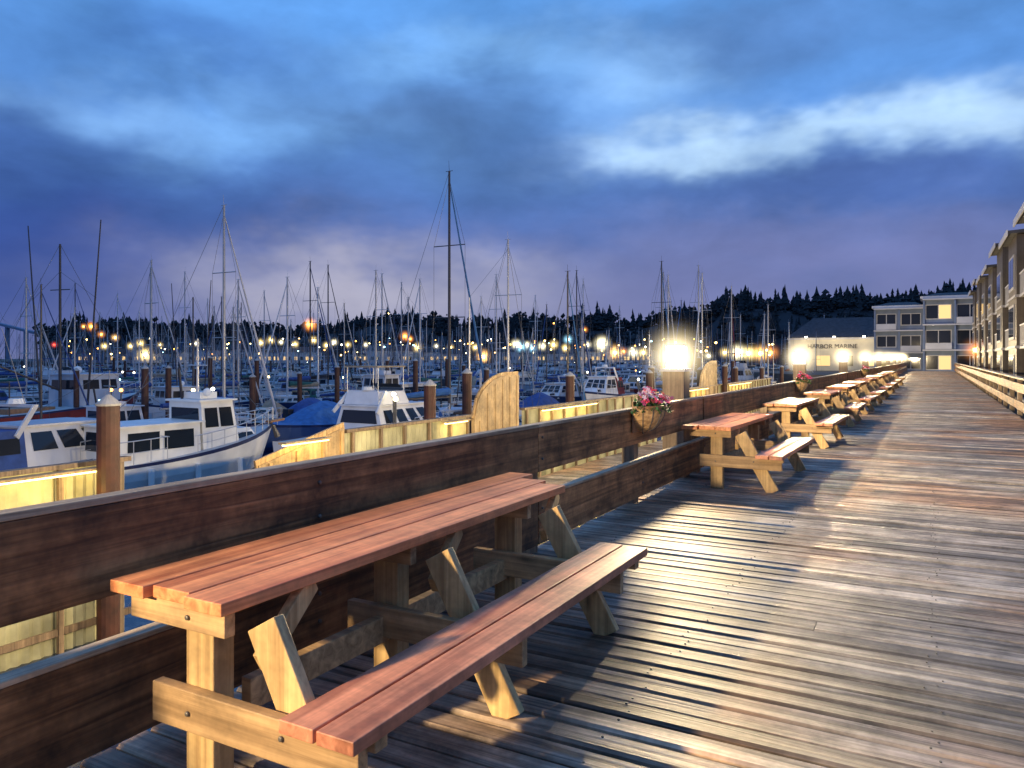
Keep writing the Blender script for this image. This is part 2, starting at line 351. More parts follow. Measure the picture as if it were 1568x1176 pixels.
# ------------------------------------------------------------ lower fence, walkway, pilings
FX=-10.8
def fixture(y0,y1,power):
    q=MB(); q.b2(FX+.16,FX+.22,y0,y1,-.10,-.07,E_fence); q.b2(FX+.092,FX+.30,y0-.03,y1+.03,-.066,-.03,M_ply)
    o=q.obj('fence_light',(0,0,0)); n=max(1,int((y1-y0)/1.1))
    for i in range(n): bulb('bulb',(FX+.5,y0+(y1-y0)*(i+.5)/n,-.35),power,(1,.70,.18),o,.25,.08)
def fence(y0,y1,lit):
    m=MB(); X=FX; pts=[]; y=y0; i=0
    while y<y1:
        pts.append((X+(.02 if i%2 else -.02),y)); y+=.075; i+=1
    n=len(pts); vs=[(x,yy,-3.2) for x,yy in pts]+[(x,yy,-.02) for x,yy in pts]
    m.add(vs,[(j,j+1,n+j+1,n+j) for j in range(n-1)],M_panel)
    m.b2(X-.08,X+.08,y0,y1,-.018,.05,M_post)
    m.b2(X+.03,X+.07,y0,y1,-2.35,-2.25,M_post)
    y=y0+.2
    while y<y1: m.b2(X+.025,X+.09,y-.035,y+.035,-3.2,-.02,M_post); y+=random.uniform(.8,1.0)
    m.obj('corrugated_fence')
    for a,b_,p in lit: fixture(a,b_,p)
fence(-3,7.4,[(4.6,7.0,20)]); fence(12.3,17.2,[(15.8,16.8,25)]); fence(20.2,33,[(21.2,25.5,28)]); fence(33.6,60,[(35.5,41,30),(46,52,30)])
def wing(y0,y1,zl,zh):
    m=MB(); X=FX; n=12; top=[]
    for i in range(n+1):
        t=i/n; z=zl+(zh-zl)*math.sqrt(max(0,1-(1-min(1,t*1.35))**2)); top.append((y0+(y1-y0)*t,z))
    pr=top+[(y1,-2.5),(y0,-2.5)]; N=len(pr)
    m.add([(X-.05,a,z) for a,z in pr]+[(X+.05,a,z) for a,z in pr],[tuple(range(N))[::-1],tuple(range(N,2*N))]+[(i,(i+1)%N,N+(i+1)%N,N+i) for i in range(N)],M_ply)
    for i in range(n): m.beam((X,top[i][0],top[i][1]+.02),(X,top[i+1][0],top[i+1][1]+.02),.16,.05,M_leg,up=(1,0,0))
    yy=y0+.28
    while yy<y1: 
        zt=min(p[1] for p in top if abs(p[0]-yy)<.3); m.b2(X+.051,X+.07,yy-.03,yy+.03,-2.4,zt-.05,M_ply); yy+=.42
    m.obj('curved_wooden_gate')
wing(17.4,19.9,-.1,1.05); wing(40,43.5,0,1.3)
m=MB(); X=FX
pr=[(9.95,-.42),(12.25,.10),(12.25,-2.5),(9.95,-2.5)]
m.add([(X-.05,a,z) for a,z in pr]+[(X+.05,a,z) for a,z in pr],[(3,2,1,0),(4,5,6,7)]+[(i,(i+1)%4,4+(i+1)%4,4+i) for i in range(4)],M_ply)
m.beam((X,9.9,-.40),(X,12.27,.13),.16,.05,M_leg,up=(1,0,0))
for yy in (10.2,10.9,11.6,12.15): m.b2(X+.051,X+.09,yy-.04,yy+.04,-2.4,-.45+(yy-9.95)*.22,M_leg)
gw=m.obj('gangway_panel')
fixture(10.4,11.6,26)
mb=MB(); y=12.4
while y<75: mb.b2(-10.6,-9.0,y,y+.135,-2.14,-2.1,M_deck); y+=.145
mb.b2(-10.5,-10.4,12.4,75,-2.4,-2.145,M_dark); mb.b2(-9.2,-9.1,12.4,75,-2.4,-2.145,M_dark); mb.obj('lower_walkway')
mb=MB()
for i in range(420):
    x=random.uniform(-7.3,-2.5); y=random.uniform(-3,60); r=random.uniform(.25,.6); z=-2.9+(x+7.3)/4.8*1.1
    vs=[]
    for p in [(1,0,0),(-1,0,0),(0,1,0),(0,-1,0),(0,0,1),(0,0,-1),(.7,.7,.5),(-.7,.6,.5),(.6,-.7,.5),(-.7,-.7,.5)]:
        s=r*random.uniform(.75,1.1); vs.append((x+p[0]*s,y+p[1]*s,z+p[2]*s*.7))
    mb.add(vs,[(4,6,7),(4,7,9),(4,9,8),(4,8,6),(6,0,2),(6,2,7),(7,2,1),(7,1,9),(9,1,3),(9,3,8),(8,3,0),(8,0,6),(5,2,0),(5,1,2),(5,3,1),(5,0,3)],M_rock)
mb.obj('riprap_rocks')
mb=MB(); mb.cyl((0,0,-5),(0,0,.86),.155,.155,M_pile,16); mb.cyl((0,0,.86),(0,0,.89),.172,.172,M_cap,16); mb.cyl((0,0,.89),(0,0,1.02),.172,.03,M_cap,16)
pile=mb.mesh('piling')
inst(pile,'piling',(-10.45,6.85,0))
for i in range(1,8): inst(pile,'piling',(-11.15,7.4+8.5*i,random.uniform(-.1,.05)))
for u,d in((715,24),(997,36),(1110,44),(222,34),(1086,50)): x,y=P(u,d); inst(pile,'piling',(x,y,.2))

# ------------------------------------------------------------ boats
def hull(m,L,B,fs,fb,hm,sm,N=14,tr=.8,wl=0.0,rake=.10):
    lv=[(1.0,1.0),(.995,.90),(.95,.5),(.84,.14),(.80,.0)]
    rings=[];
    for i in range(N+1):
        t=i/N; y=-L/2+L*t
        w=B/2*(tr+(1-tr)*math.sin(min(t/.45,1)*math.pi/2)) if t<.45 else B/2*(1-((t-.45)/.55)**2.3)
        w=max(w,.02); s=fs+(fb-fs)*t**1.8
        half=[(w*(a if t<.6 else a-(1-a)*(t-.6)*2.0),y-rake*L*(1-b_)*t**3,s*b_) for a,b_ in lv]+[(w*.4,y-rake*L*1.1*t**3,-.3)]
        rings.append([(-p[0],p[1],p[2]) for p in half]+[half[k] for k in range(len(half)-1,-1,-1)])
    n=len(rings[0])
    mats={0:sm,1:hm,2:hm,3:M_navy,4:M_blackp,5:M_blackp,6:M_blackp,7:M_navy,8:hm,9:hm,10:sm}
    for k in range(n-1):
        m.add(sum([[r[k],r[k+1]] for r in rings],[]),[(2*i,2*i+1,2*i+3,2*i+2) for i in range(N)],mats.get(k,hm))
    m.add(rings[0],[tuple(range(n))],hm)
    dk=sum([[ (r[0][0]*.97,r[0][1],r[0][2]-.04),(r[-1][0]*.97,r[-1][1],r[-1][2]-.04)] for r in rings],[])
    m.add(dk,[(2*i,2*i+1,2*i+3,2*i+2) for i in range(N)],M_bdeck)
    return rings
def cabin(m,y0,y1,w0,w1,z0,z1,rf,rb,mat,nw=3,front=2,v=(.42,.85),roof=.06,back=True):
    A=[(-w0,y0,z0),(w0,y0,z0),(w0,y1,z0),(-w0,y1,z0),(-w1,y0+rb,z1),(w1,y0+rb,z1),(w1,y1-rf,z1),(-w1,y1-rf,z1)]
    m.add(A,[(4,5,6,7),(0,1,5,4),(1,2,6,5),(2,3,7,6),(3,0,4,7)],mat)
    if roof: m.b2(-w1-.08,w1+.08,y0+rb-.1,y1-rf+.15,z1+.002,z1+roof,mat)
    for (a,b_,c,d) in ((1,2,6,5),(3,0,4,7)):
        for k in range(nw): 
            u0=.06+k*(.88/nw)+.03; u1=.06+(k+1)*(.88/nw)-.03
            m.quad_on(A[a],A[b_],A[c],A[d],u0,u1,v[0],v[1],.012,M_glass)
    for (a,b_,c,d),n in(((2,3,7,6),front),((0,1,5,4),1 if back else 0)):
        for k in range(n):
            u0=.06+k*(.88/n)+.02; u1=.06+(k+1)*(.88/n)-.02
            m.quad_on(A[a],A[b_],A[c],A[d],u0,u1,v[0],v[1],.012,M_glass)
def rails(m,rings,i0,i1,h=.55,mat=M_alu):
    for side in (0,-1):
        pp=None
        for i in range(i0,i1+1):
            p=Vector(rings[i][side]); p.x*=.93; q=p+Vector((0,0,h)); m.cyl(p,q,.014,.014,mat,4,False)
            if pp: m.cyl(pp,q,.016,.016,mat,4,False); m.cyl((pp+Vector((0,0,-h/2))),(q+Vector((0,0,-h/2))),.009,.009,mat,4,False)
            pp=q
    a=Vector(rings[i1][0])+Vector((0,0,h)); b_=Vector(rings[i1][-1])+Vector((0,0,h)); m.cyl(a,b_,.016,.016,mat,4,False)
def sailboat(L,B,H,cover,hm,mm,genoa=True,mizzen=False):
    m=MB(); r=hull(m,L,B,.85,1.15,hm,M_navy,tr=.55,rake=.13)
    cabin(m,-L*.12,L*.24,B*.27,B*.22,.88,1.38,.5,.15,M_cab,4,1,(.3,.75),.04)
    m.b2(-B*.27,-B*.24,-L*.4,-L*.12,.85,1.15,M_cab); m.b2(B*.24,B*.27,-L*.4,-L*.12,.85,1.15,M_cab)
    my=L*.10; m.cyl((0,my,1.3),(0,my,H),.085,.055,mm,8)
    m.cyl((0,my,2.0),(0,my-L*.38,2.05),.06,.06,mm,6)
    for k in range(6):
        t0=k/6;t1=(k+1)/6; m.cyl((0,my-.1-L*.36*t0,2.18+.10*(1-t0)),(0,my-.1-L*.36*t1,2.18+.10*(1-t1)),.19-.08*t0,.19-.08*t1,cover,8)
    for f in (.45,.72):
        z=H*f; m.cyl((-B*.28,my,z),(B*.28,my,z),.025,.025,mm,4)
        for sx in(-1,1): m.cyl((sx*B*.28,my,z),(sx*B*.42,my-.1,1.0) if f<.5 else (sx*B*.28,my,H*.45),.010,.010,M_wire,4,False)
    for sx in(-1,1): m.cyl((sx*B*.28,my,H*.72),(0,my,H*.97),.010,.010,M_wire,4,False)
    if genoa: m.cyl((0,L*.47,1.25),(0,my+.05,H*.95),.075,.03,cover if random.random()<.6 else M_trim,6)
    else: m.cyl((0,L*.47,1.2),(0,my,H*.97),.012,.012,M_wire,4,False)
    m.cyl((0,-L*.49,.9),(0,my,H),.012,.012,M_wire,4,False)
    m.cyl((-.2,my,H),(.2,my,H),.015,.015,mm,4); m.cyl((0,my,H),(0,my-.05,H+.5),.012,.008,mm,4)
    if mizzen:
        m.cyl((0,-L*.36,.9),(0,-L*.36,H*.68),.06,.04,mm,6); m.cyl((0,-L*.36,2.0),(0,-L*.52,2.0),.12,.08,cover,6)
        m.cyl((0,-L*.36,H*.68),(0,my,H*.95),.010,.010,M_wire,4,False)
    cabin(m,-L*.17,-L*.08,B*.28,B*.22,1.2,1.85,.35,.0,cover,1,2,(.35,.8),0)
    rails(m,r,10,14); rails(m,r,0,3)
    return m
def cruiser(L,B,canvas,fly=False,hm=None,nw=3):
    m=MB(); r=hull(m,L,B,.95,1.35,hm or M_hull,M_navy,tr=.88,rake=.14)
    cabin(m,-L*.18,L*.26,B*.38,B*.28,1.0,2.15,1.1,.1,M_cab,nw,3,(.40,.86))
    cabin(m,L*.18,L*.36,B*.26,B*.15,1.15,1.5,.5,.0,M_cab,1,0,(.3,.7),0,False)
    if fly:
        cabin(m,-L*.16,L*.05,B*.27,B*.24,2.22,2.75,.25,.1,M_cab,0,0,(.4,.8),0,False)
        m.quad_on((B*.22,L*.04,2.75),(-B*.22,L*.04,2.75),(-B*.2,-L*.0,3.05),(B*.2,-L*.0,3.05),0,1,0,1,.0,M_glass)
        m.b2(-B*.25,B*.25,-L*.16,L*.03,3.75,3.82,canvas)
        for sx in(-1,1):
            for yy in(-L*.15,L*.02): m.cyl((sx*B*.24,yy,2.7),(sx*B*.24,yy,3.75),.02,.02,M_alu,4)
    else:
        cabin(m,-L*.40,-L*.17,B*.38,B*.32,1.0,2.1,.0,.25,canvas,2,0,(.4,.8),0)
    for sx in(-1,1): m.beam((sx*B*.34,-L*.2,1.9),(sx*B*.28,-L*.12,2.75),.06,.16,M_cab)
    m.beam((-B*.28,-L*.12,2.75),(B*.28,-L*.12,2.75),.18,.08,M_cab); m.cyl((0,-L*.12,2.8),(0,-L*.12,2.95),.25,.2,M_white,10)
    m.cyl((.4,-L*.12,2.8),(.4,-L*.2,5.0),.012,.008,M_alu,4)
    rails(m,r,7,14); return m
def covered(L,B):
    # open boat under a full canvas cover stretched over a ridge pole, with a targa arch
    m=MB(); r=hull(m,L,B,.85,1.2,M_hull,M_navy,tr=.9,rake=.14)
    R=[]
    for i in range(0,12):
        a=Vector(r[i][0]); b_=Vector(r[i][-1]); h=.95*math.sin(math.pi*min(1,(i+1.2)/9))*(1 if i<8 else max(0,1-(i-8)*.28))+.05
        c=(a+b_)/2; R.append([a*1.0,(a+c)/2+Vector((0,0,h*.75)),c+Vector((0,0,h)),(b_+c)/2+Vector((0,0,h*.75)),b_])
    vs=[p for q in R for p in q]
    m.add(vs,[(i*5+j,i*5+j+1,(i+1)*5+j+1,(i+1)*5+j) for i in range(11) for j in range(4)]+[(0,1,2,3,4)],M_canvas)
    m.b2(-.22,.22,-L*.56,-L*.49,.5,1.35,M_blackp); rails(m,r,11,14,.4)
    return m
def trawler(L,B,hm=None):
    m=MB(); r=hull(m,L,B,.95,1.75,hm or M_hull,M_navy,tr=.82,rake=.10)
    w=M_white if hm else M_cab
    cabin(m,-L*.40,-L*.02,B*.34,B*.33,.85,2.05,.02,.05,w,2,1,(.38,.86))
    cabin(m,-L*.0,L*.20,B*.32,B*.29,1.0,2.7,.28,-.05,w,2,3,(.5,.88),.07)
    cabin(m,L*.2,L*.34,B*.24,B*.18,1.2,1.7,.3,0,w,1,0,(.3,.7),0,False)
    m.b2(-B*.15,B*.15,L*.03,L*.12,2.78,3.0,w); m.cyl((0,L*.06,3.0),(0,L*.06,4.8),.05,.03,M_alu,6)
    m.cyl((-.5,L*.06,3.9),(.5,L*.06,3.9),.02,.02,M_alu,4); m.cyl((0,L*.06,4.8),(0,-L*.4,2.1),.01,.01,M_wire,4,False); m.cyl((0,L*.06,4.8),(0,L*.48,1.8),.01,.01,M_wire,4,False)
    m.sphere((.5,L*.06,3.0),.14,M_white); m.cyl((-.4,L*.02,2.6),(-.4,L*.0,3.8),.05,.05,M_blackp,6)
    for k in range(3):
        for sx in(-1,1): m.cyl((sx*B*.5,-L*.3+k*L*.22,.8),(sx*B*.5,-L*.3+k*L*.22,.3),.09,.09,M_white,8)
    rails(m,r,6,14); rails(m,r,0,4,.7); 
    m.beam((0,L*.47,1.78),(0,L*.56,1.84),.3,.08,M_teak); m.cyl((0,L*.5,1.65),(0,L*.53,1.2),.06,.12,M_wire,6)
    return m
def fishing(L,B,H):
    m=MB(); r=hull(m,L,B,1.0,1.9,M_hull,M_navy,tr=.8,rake=.1)
    cabin(m,L*.02,L*.28,B*.33,B*.30,1.2,3.1,.2,.05,M_cab,2,3,(.55,.85),.08)
    m.b2(-B*.2,B*.2,-L*.32,-L*.08,.95,1.3,M_teak)
    my=-L*.0; m.cyl((0,my,1),(0,my,H),.10,.06,M_mastd,8); m.cyl((0,my,2.2),(0,-L*.42,4.2),.07,.05,M_mastd,6)
    for sx in(-1,1):
        m.cyl((sx*B*.48,L*.02,1.2),(sx*B*.75,L*.02,H*1.12),.07,.035,M_mastd,6)
        m.cyl((sx*B*.66,L*.02,H*.7),(0,my,H*.85),.012,.012,M_wire,4,False)
    m.cyl((-B*.2,my,H*.75),(B*.2,my,H*.75),.03,.03,M_mastd,4)
    m.cyl((0,my,H),(0,L*.5,2),.015,.015,M_wire,4,False); m.cyl((0,my,H),(0,-L*.45,1.2),.015,.015,M_wire,4,False)
    for sx in(-1,1): m.cyl((sx*B*.35,-L*.35,1),(sx*B*.35,-L*.35,2.8),.04,.04,M_mastd,6)
    m.cyl((-B*.35,-L*.35,2.8),(B*.35,-L*.35,2.8),.04,.04,M_mastd,6)
    m.sphere((0,L*.1,3.4),.25,M_white)
    rails(m,r,9,14,.7); return m
def skiff(L,B,canvas):
    m=MB(); r=hull(m,L,B,.7,1.0,M_hull,M_navy,tr=.9,rake=.14)
    cabin(m,-L*.02,L*.16,B*.34,B*.26,.75,1.45,.5,.0,M_cab,1,2,(.4,.85),0)
    m.cyl((0,-L*.3,.8),(0,-L*.05,1.5),.5,.55,canvas,8); m.b2(-.2,.2,-L*.56,-L*.49,.5,1.3,M_blackp); m.b2(-.3,.3,-L*.35,-L*.2,.6,.95,M_teak)
    return m
sb=[sailboat(9.5,3.0,12.0,M_canvas,M_hull,M_alu).mesh('sailboat'),sailboat(11,3.4,14.0,M_canvas2,M_hull,M_alu,False).mesh('sailboat'),
    sailboat(8.2,2.7,10,M_canvas,M_hull2,M_alu).mesh('sailboat'),sailboat(10.5,3.3,13.2,M_canvas,M_hull,M_mastd).mesh('sailboat'),sailboat(10.5,3.3,12.5,M_canvas,M_hull,M_alu,False,True).mesh('sailboat')]
cr=[cruiser(8.5,3.0,M_canvas).mesh('motor_cruiser'),cruiser(10,3.4,M_canvas2,True,None,4).mesh('motor_cruiser'),cruiser(9.5,3.2,M_canvas,True,None,2).mesh('motor_cruiser'),cruiser(7.5,2.7,M_canvas2,False,M_hull2).mesh('motor_cruiser'),cruiser(7.0,2.6,M_canvas,False,None,2).mesh('motor_cruiser')]
cv=covered(6.5,2.4).mesh('covered_motorboat')
tw=trawler(7.3,2.9,M_white).mesh('trawler_boat'); tw2=trawler(9.5,3.3).mesh('trawler_boat')
fi=fishing(12,4.0,11).mesh('fishing_boat'); sk=[skiff(5.5,2.1,M_canvas).mesh('skiff'),skiff(6,2.2,M_canvas2).mesh('skiff')]
placed=[]
def put(me,name,x,y,rz=0,sc=1,r=2.2):
    placed.append((x,y,r)); inst(me,name,(x,y,WATER),rz,sc)
x,y=P(285,25.5); put(tw,'trawler_boat',x,y,-.05,1.0,3)
x,y=P(75,23.5); put(cr[0],'motor_cruiser',x,y,.1)
x,y=P(590,33); put(cr[1],'motor_cruiser',x,y,0)
x,y=P(455,36); put(cv,'covered_motorboat',x,y,math.pi,1.1)
def mastboat(u,v,k,rz=0.0,sc=None,D=None):
    H=[12.0,14.0,10,13.2][k]; L=[9.5,11,8.2,10.5][k]; sc=sc or 1
    if D: sc=(( 548-v)/1170.0*D+EYE-WATER)/H; d=D
    else: d=(H*sc+WATER-EYE)*1170/(548-v)
    x,y=P(u,d); my=L*.10*sc
    put(sb[k],'sailboat',x+math.sin(rz)*my,y-math.cos(rz)*my,rz,sc,2.6)
for t in [(688,262,3,0,None,40),(343,314,0,0.0,None,36),(475,400,3,0,1),(440,424,2,math.pi,1),(487,440,2,0,.95),(585,419,0,0,1),(643,427,0,math.pi,.95),(625,455,2,0,1),
          (760,420,0,0,1.05),(883,414,3,0,1),(893,427,1,math.pi,1),(1013,400,3,0,.92),(1023,421,0,0,1),(1075,418,0,math.pi,.95),(40,425,2,0,1),(232,398,0,0,.95),(283,416,1,math.pi,.9),(365,428,2,0,1),(180,450,0,0,1),(115,434,3,0,1)]: mastboat(*t)
x,y=P(92,46); put(fi,'fishing_boat',x,y,.15,1.0,3)
for row in range(0,17):
    py=26+24*row
    xl=max(-1.95*(py-8),-210)
    if py<270: 
        m=MB(); m.b2(xl,-13,py-1,py+1,-.1,.42,M_dock)
        m.obj('floating_dock',(0,0,WATER))
    for side in(-1,1):
        yy=py+side*6.3; xx=-14.5-random.uniform(0,2)
        while xx>-1.95*yy and xx>-210:
            d=-SN*xx+CS*yy
            if d>270: break
            if not (yy<24 and xx>-27) and random.random()<.95 and all((xx-a)**2+((yy-b_)*.42)**2>(1.8+.5*(c>2.5))**2 for a,b_,c in placed):
                q=random.random(); rz=(0 if random.random()<.5 else math.pi)+random.uniform(-.09,.09); s0=random.uniform(.75,1.05)
                sc=(s0,s0*random.uniform(.85,1.15),s0*random.uniform(.8,1.2))
                j=yy+random.uniform(-1.3,1.3)
                if q<.50:
                    s1=random.uniform(.55,.85) if d<70 else random.uniform(.65,1.0)
                    put(random.choice(sb),'sailboat',xx,j,rz,(s1,s1,s1*random.uniform(.85,1.08)))
                elif q<.70: put(random.choice(cr),'motor_cruiser',xx,j,rz,sc)
                elif q<.78: put(tw2,'trawler_boat',xx,j,rz,sc)
                elif q<.83: put(fi,'fishing_boat',xx,j,rz,tuple(k*.72 for k in sc))
                elif q<.92: put(cv,'covered_motorboat',xx,j,rz,sc)
                else: put(random.choice(sk),'skiff',xx,j-1*side,rz,sc)
            xx-=random.uniform(3.3,4.4)
def lampmesh(e,h,r,pole=.05):
    m=MB(); m.cyl((0,0,0),(0,0,h),pole,pole*.8,M_wire,6); m.sphere((0,0,h+r*.6),r,e,8,6); m.cyl((0,0,h+r*1.5),(0,0,h+r*1.7),r*.7,r*.3,M_wire,8); return m.mesh('dock_lamp')
dl=[lampmesh(E_yel,2.0,.10),lampmesh(E_white,2.2,.09),lampmesh(E_cyan,1.4,.08),lampmesh(E_or,2.0,.09)]
for i in range(34):
    row=random.randint(0,9); py=26+24*row; xx=random.uniform(max(-1.9*py,-200),-16)
    inst(random.choice(dl),'dock_lamp',(xx,py+random.choice((-.8,.8)),WATER+.4))
for i in range(80):
    row=random.randint(0,8); py=26+24*row; xx=random.uniform(max(-1.9*py,-170),-16); yy=py+random.choice((-1.2,1.2,-11,11))
    if -SN*xx+CS*yy>38: inst(pile,'piling',(xx,yy,random.uniform(-.4,.7)))

# ------------------------------------------------------------ far-shore lamps
def street(e,h,r):
    m=MB(); m.cyl((0,0,0),(0,0,h),.14,.09,M_wire,6); m.sphere((0,0,h),r,e,8,6); m.cyl((0,0,h+r*.8),(0,0,h+r*1.1),r*.9,r*.4,M_wire,8); return m.mesh('street_lamp')
E={'w':E_white,'y':E_yel,'o':E_or,'a':E_warm,'c':E_cyan,'r':E_red}
fl=[(83,528,'r',.5),(128,500,'o',.5),(140,500,'o',.8),(155,512,'o',.6),(176,517,'a',.6),(160,530,'y',.6),(200,530,'y',.6),(215,526,'y',.7),(222,543,'y',1.1),(245,528,'y',.5),(300,526,'w',.5),(400,525,'y',.7),(415,521,'y',.7),(430,524,'w',.5),
(475,497,'o',1.1),(452,527,'y',.6),(480,521,'y',.7),(500,529,'y',.6),(512,524,'w',.6),(533,528,'y',.6),(560,528,'w',.5),(595,480,'a',.4),(620,515,'o',.8),(628,519,'o',.6),(640,532,'y',.8),(668,530,'w',.5),(690,532,'y',.6),(740,546,'a',1.1),(728,532,'y',.6),
(790,527,'w',.8),(798,531,'c',.9),(808,528,'w',.6),(815,533,'c',.7),(830,530,'w',.7),(848,495,'o',.4),(848,528,'y',.7),(870,520,'c',.7),(866,533,'y',.7),(895,505,'o',.5),(900,528,'w',.6),(922,527,'w',1.2),(942,540,'a',1.1),(955,538,'o',.6),(970,540,'w',.9),(985,540,'y',.8),(1008,538,'a',.8),(1085,545,'w',.5),(1130,540,'w',.9),(1146,541,'y',.8),(1165,541,'a',.9),(1180,540,'o',.8),(1110,540,'y',.6)]
for i in range(130): fl.append((random.uniform(105,1190),random.uniform(518,544),random.choice('wyyyaaaooc'),random.uniform(.22,.49)))
for u,v,c,r in fl:
    d=random.uniform(296,330) if u<700 else (random.uniform(275,300) if u<1050 else 205)
    x,y=P(u,d); z=Z(v,d); rr=r*.72; o=inst(street(E[c],z+.55,rr),'street_lamp',(x,y,-.55))
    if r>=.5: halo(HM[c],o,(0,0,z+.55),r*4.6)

# ------------------------------------------------------------ far-shore sheds
for i in range(30):
    u=random.uniform(90,1150); d=random.uniform(308,345) if u<1000 else 250
    x,y=P(u,d); w=random.uniform(8,22); h=random.uniform(3.5,6); m=MB(); dp=9
    mt=random.choice([M_cream,M_blue,M_trim,M_trim]); m.b2(-w/2,w/2,0,dp,0,h,mt)
    m.add([(-w/2-.4,-.5,h),(w/2+.4,-.5,h),(w/2+.4,dp+.5,h),(-w/2-.4,dp+.5,h),(-w/2-.4,dp/2,h+2.2),(w/2+.4,dp/2,h+2.2)],[(0,1,5,4),(2,3,4,5),(0,4,3),(1,2,5)],M_roof)
    k=-w/2+1
    while k<w/2-1.5:
        m.b2(k,k+1.1,-.05,.0,1.2,2.6,random.choice([M_glass,E_win,E_win])); k+=2.2
    m.obj('harbor_building',(x,y,-.55),TH+random.uniform(-.3,.3))

# ------------------------------------------------------------ hills and trees
def interp(p,u):
    for (a,b_),(c,d) in zip(p,p[1:]):
        if a<=u<=c: return b_+(d-b_)*(u-a)/(c-a)
    return p[0][1] if u<p[0][0] else p[-1][1]
def conifer(m,x,y,z,h):
    r=h*random.uniform(.16,.26); n=7; L=7; m.cyl((x,y,z-2),(x,y,z+h*.5),.25,.1,M_tree,4,False)
    for j in range(L):
        t=j/L; zb=z+h*(.06+.84*t); zt=zb+h*.24; rr=r*(1-t)**.8+.12; a0=random.uniform(0,6)
        vs=[(x+rr*random.uniform(.5,1.3)*math.cos(a0+6.283*i/n),y+rr*random.uniform(.5,1.3)*math.sin(a0+6.283*i/n),zb+random.uniform(-.05,.05)*h) for i in range(n)]+[(x+random.uniform(-.1,.1),y,min(zt,z+h))]
        m.add(vs,[(i,(i+1)%n,n) for i in range(n)],M_tree)
def broad(m,x,y,z,h):
    m.cyl((x,y,z-2),(x,y,z+h*.6),.3,.15,M_tree,4,False)
    sx=random.uniform(.35,.6)
    for j in range(34):
        a=random.uniform(0,6.28); rr=h*sx*math.sqrt(random.random()); zz=z+h*(.2+random.uniform(0,.62)*(1-.5*rr/(h*sx))); s=h*random.uniform(.05,.13)
        c=(x+rr*math.cos(a),y+rr*math.sin(a),zz)
        vs=[tuple(c[k]+q[k]*s*random.uniform(.5,1.5) for k in range(3)) for q in((1,0,0),(-1,0,0),(0,1,0),(0,-1,0),(0,0,1),(0,0,-1))]
        m.add(vs,[(0,2,4),(2,1,4),(1,3,4),(3,0,4),(2,0,5),(1,2,5),(3,1,5),(0,3,5)],M_tree)
def ridge(prof,u0,u1,dF,dR,th,nt,pc,step=8):
    m=MB(); cols=[]; u=u0
    def zr_(u): return Z(interp(prof,u),dR)-th*.75
    while u<=u1:
        zr=zr_(u); c=[]
        for t in (0,.25,.5,.75,1,1.15,1.6):
            d=dF+(dR-dF)*t; zz=-1+ (zr+1)*(math.sin(min(t,1)*math.pi/2)**1.2) if t<=1 else zr*(2.3-t*1.3) 
            x,y=P(u,d); c.append((x,y,zz))
        cols.append(c); u+=step
    k=len(cols[0]); vs=[p for c in cols for p in c]
    m.add(vs,[(i*k+j,(i+1)*k+j,(i+1)*k+j+1,i*k+j+1) for i in range(len(cols)-1) for j in range(k-1)],M_hill)
    m.obj('hill')
    m=MB()
    for i in range(nt):
        u=random.uniform(u0,u1); t=random.choice((1,1,1,1,.95,.88,.75,.55,.35,.2)); d=dF+(dR-dF)*t
        zz=-1+(zr_(u)+1)*(math.sin(t*math.pi/2)**1.2); x,y=P(u,d); h=th*(random.uniform(.35,.95) if random.random()<.85 else random.uniform(.9,1.3))
        (conifer if random.random()<pc else broad)(m,x,y,zz-.8,h)
    m.obj('distant_tree_line')
left=[(-300,494),(75,494),(110,488),(200,486),(300,490),(430,499),(500,492),(540,486),(590,474),(620,478),(680,483),(800,481),(870,484),(905,472),(935,472),(950,487),(990,482),(1030,470),(1080,470),(1200,472)]
right=[(1020,530),(1060,490),(1085,468),(1105,450),(1150,447),(1200,449),(1230,455),(1300,444),(1340,450),(1360,456),(1390,438),(1430,446),(1480,432),(1800,420)]
ridge(left,60,1150,360,480,11,1000,.45)
ridge(right,1050,1750,215,270,7.5,900,.7,6)
m=MB()
pts=[P(-260,1500),P(92,1150)]
def bp(t,z): return (pts[0][0]+(pts[1][0]-pts[0][0])*t,pts[0][1]+(pts[1][1]-pts[0][1])*t,z)
m.beam(bp(0,70),bp(.7,66),8,3.5,M_blue); m.beam(bp(.7,66),bp(1,30),8,3.5,M_blue)  # blue-grey here is distance haze painted into the bridge colour
for i in range(15):
    t=i/14*.95; m.beam(bp(t,-3),bp(t,66 if t<.7 else 66-(t-.7)*120),5,5,M_blue,up=(1,0,0))
for i in range(12):
    t=.15+.4*i/12; z=lambda q:72+30*math.sin(math.pi*(q-.15)/.4); m.beam(bp(t,z(t)),bp(t+.4/12,z(t+.4/12)),3,2.5,M_blue); m.beam(bp(t,z(t)),bp(t,70),1.5,1.5,M_blue,up=(1,0,0))
m.obj('distant_bridge')

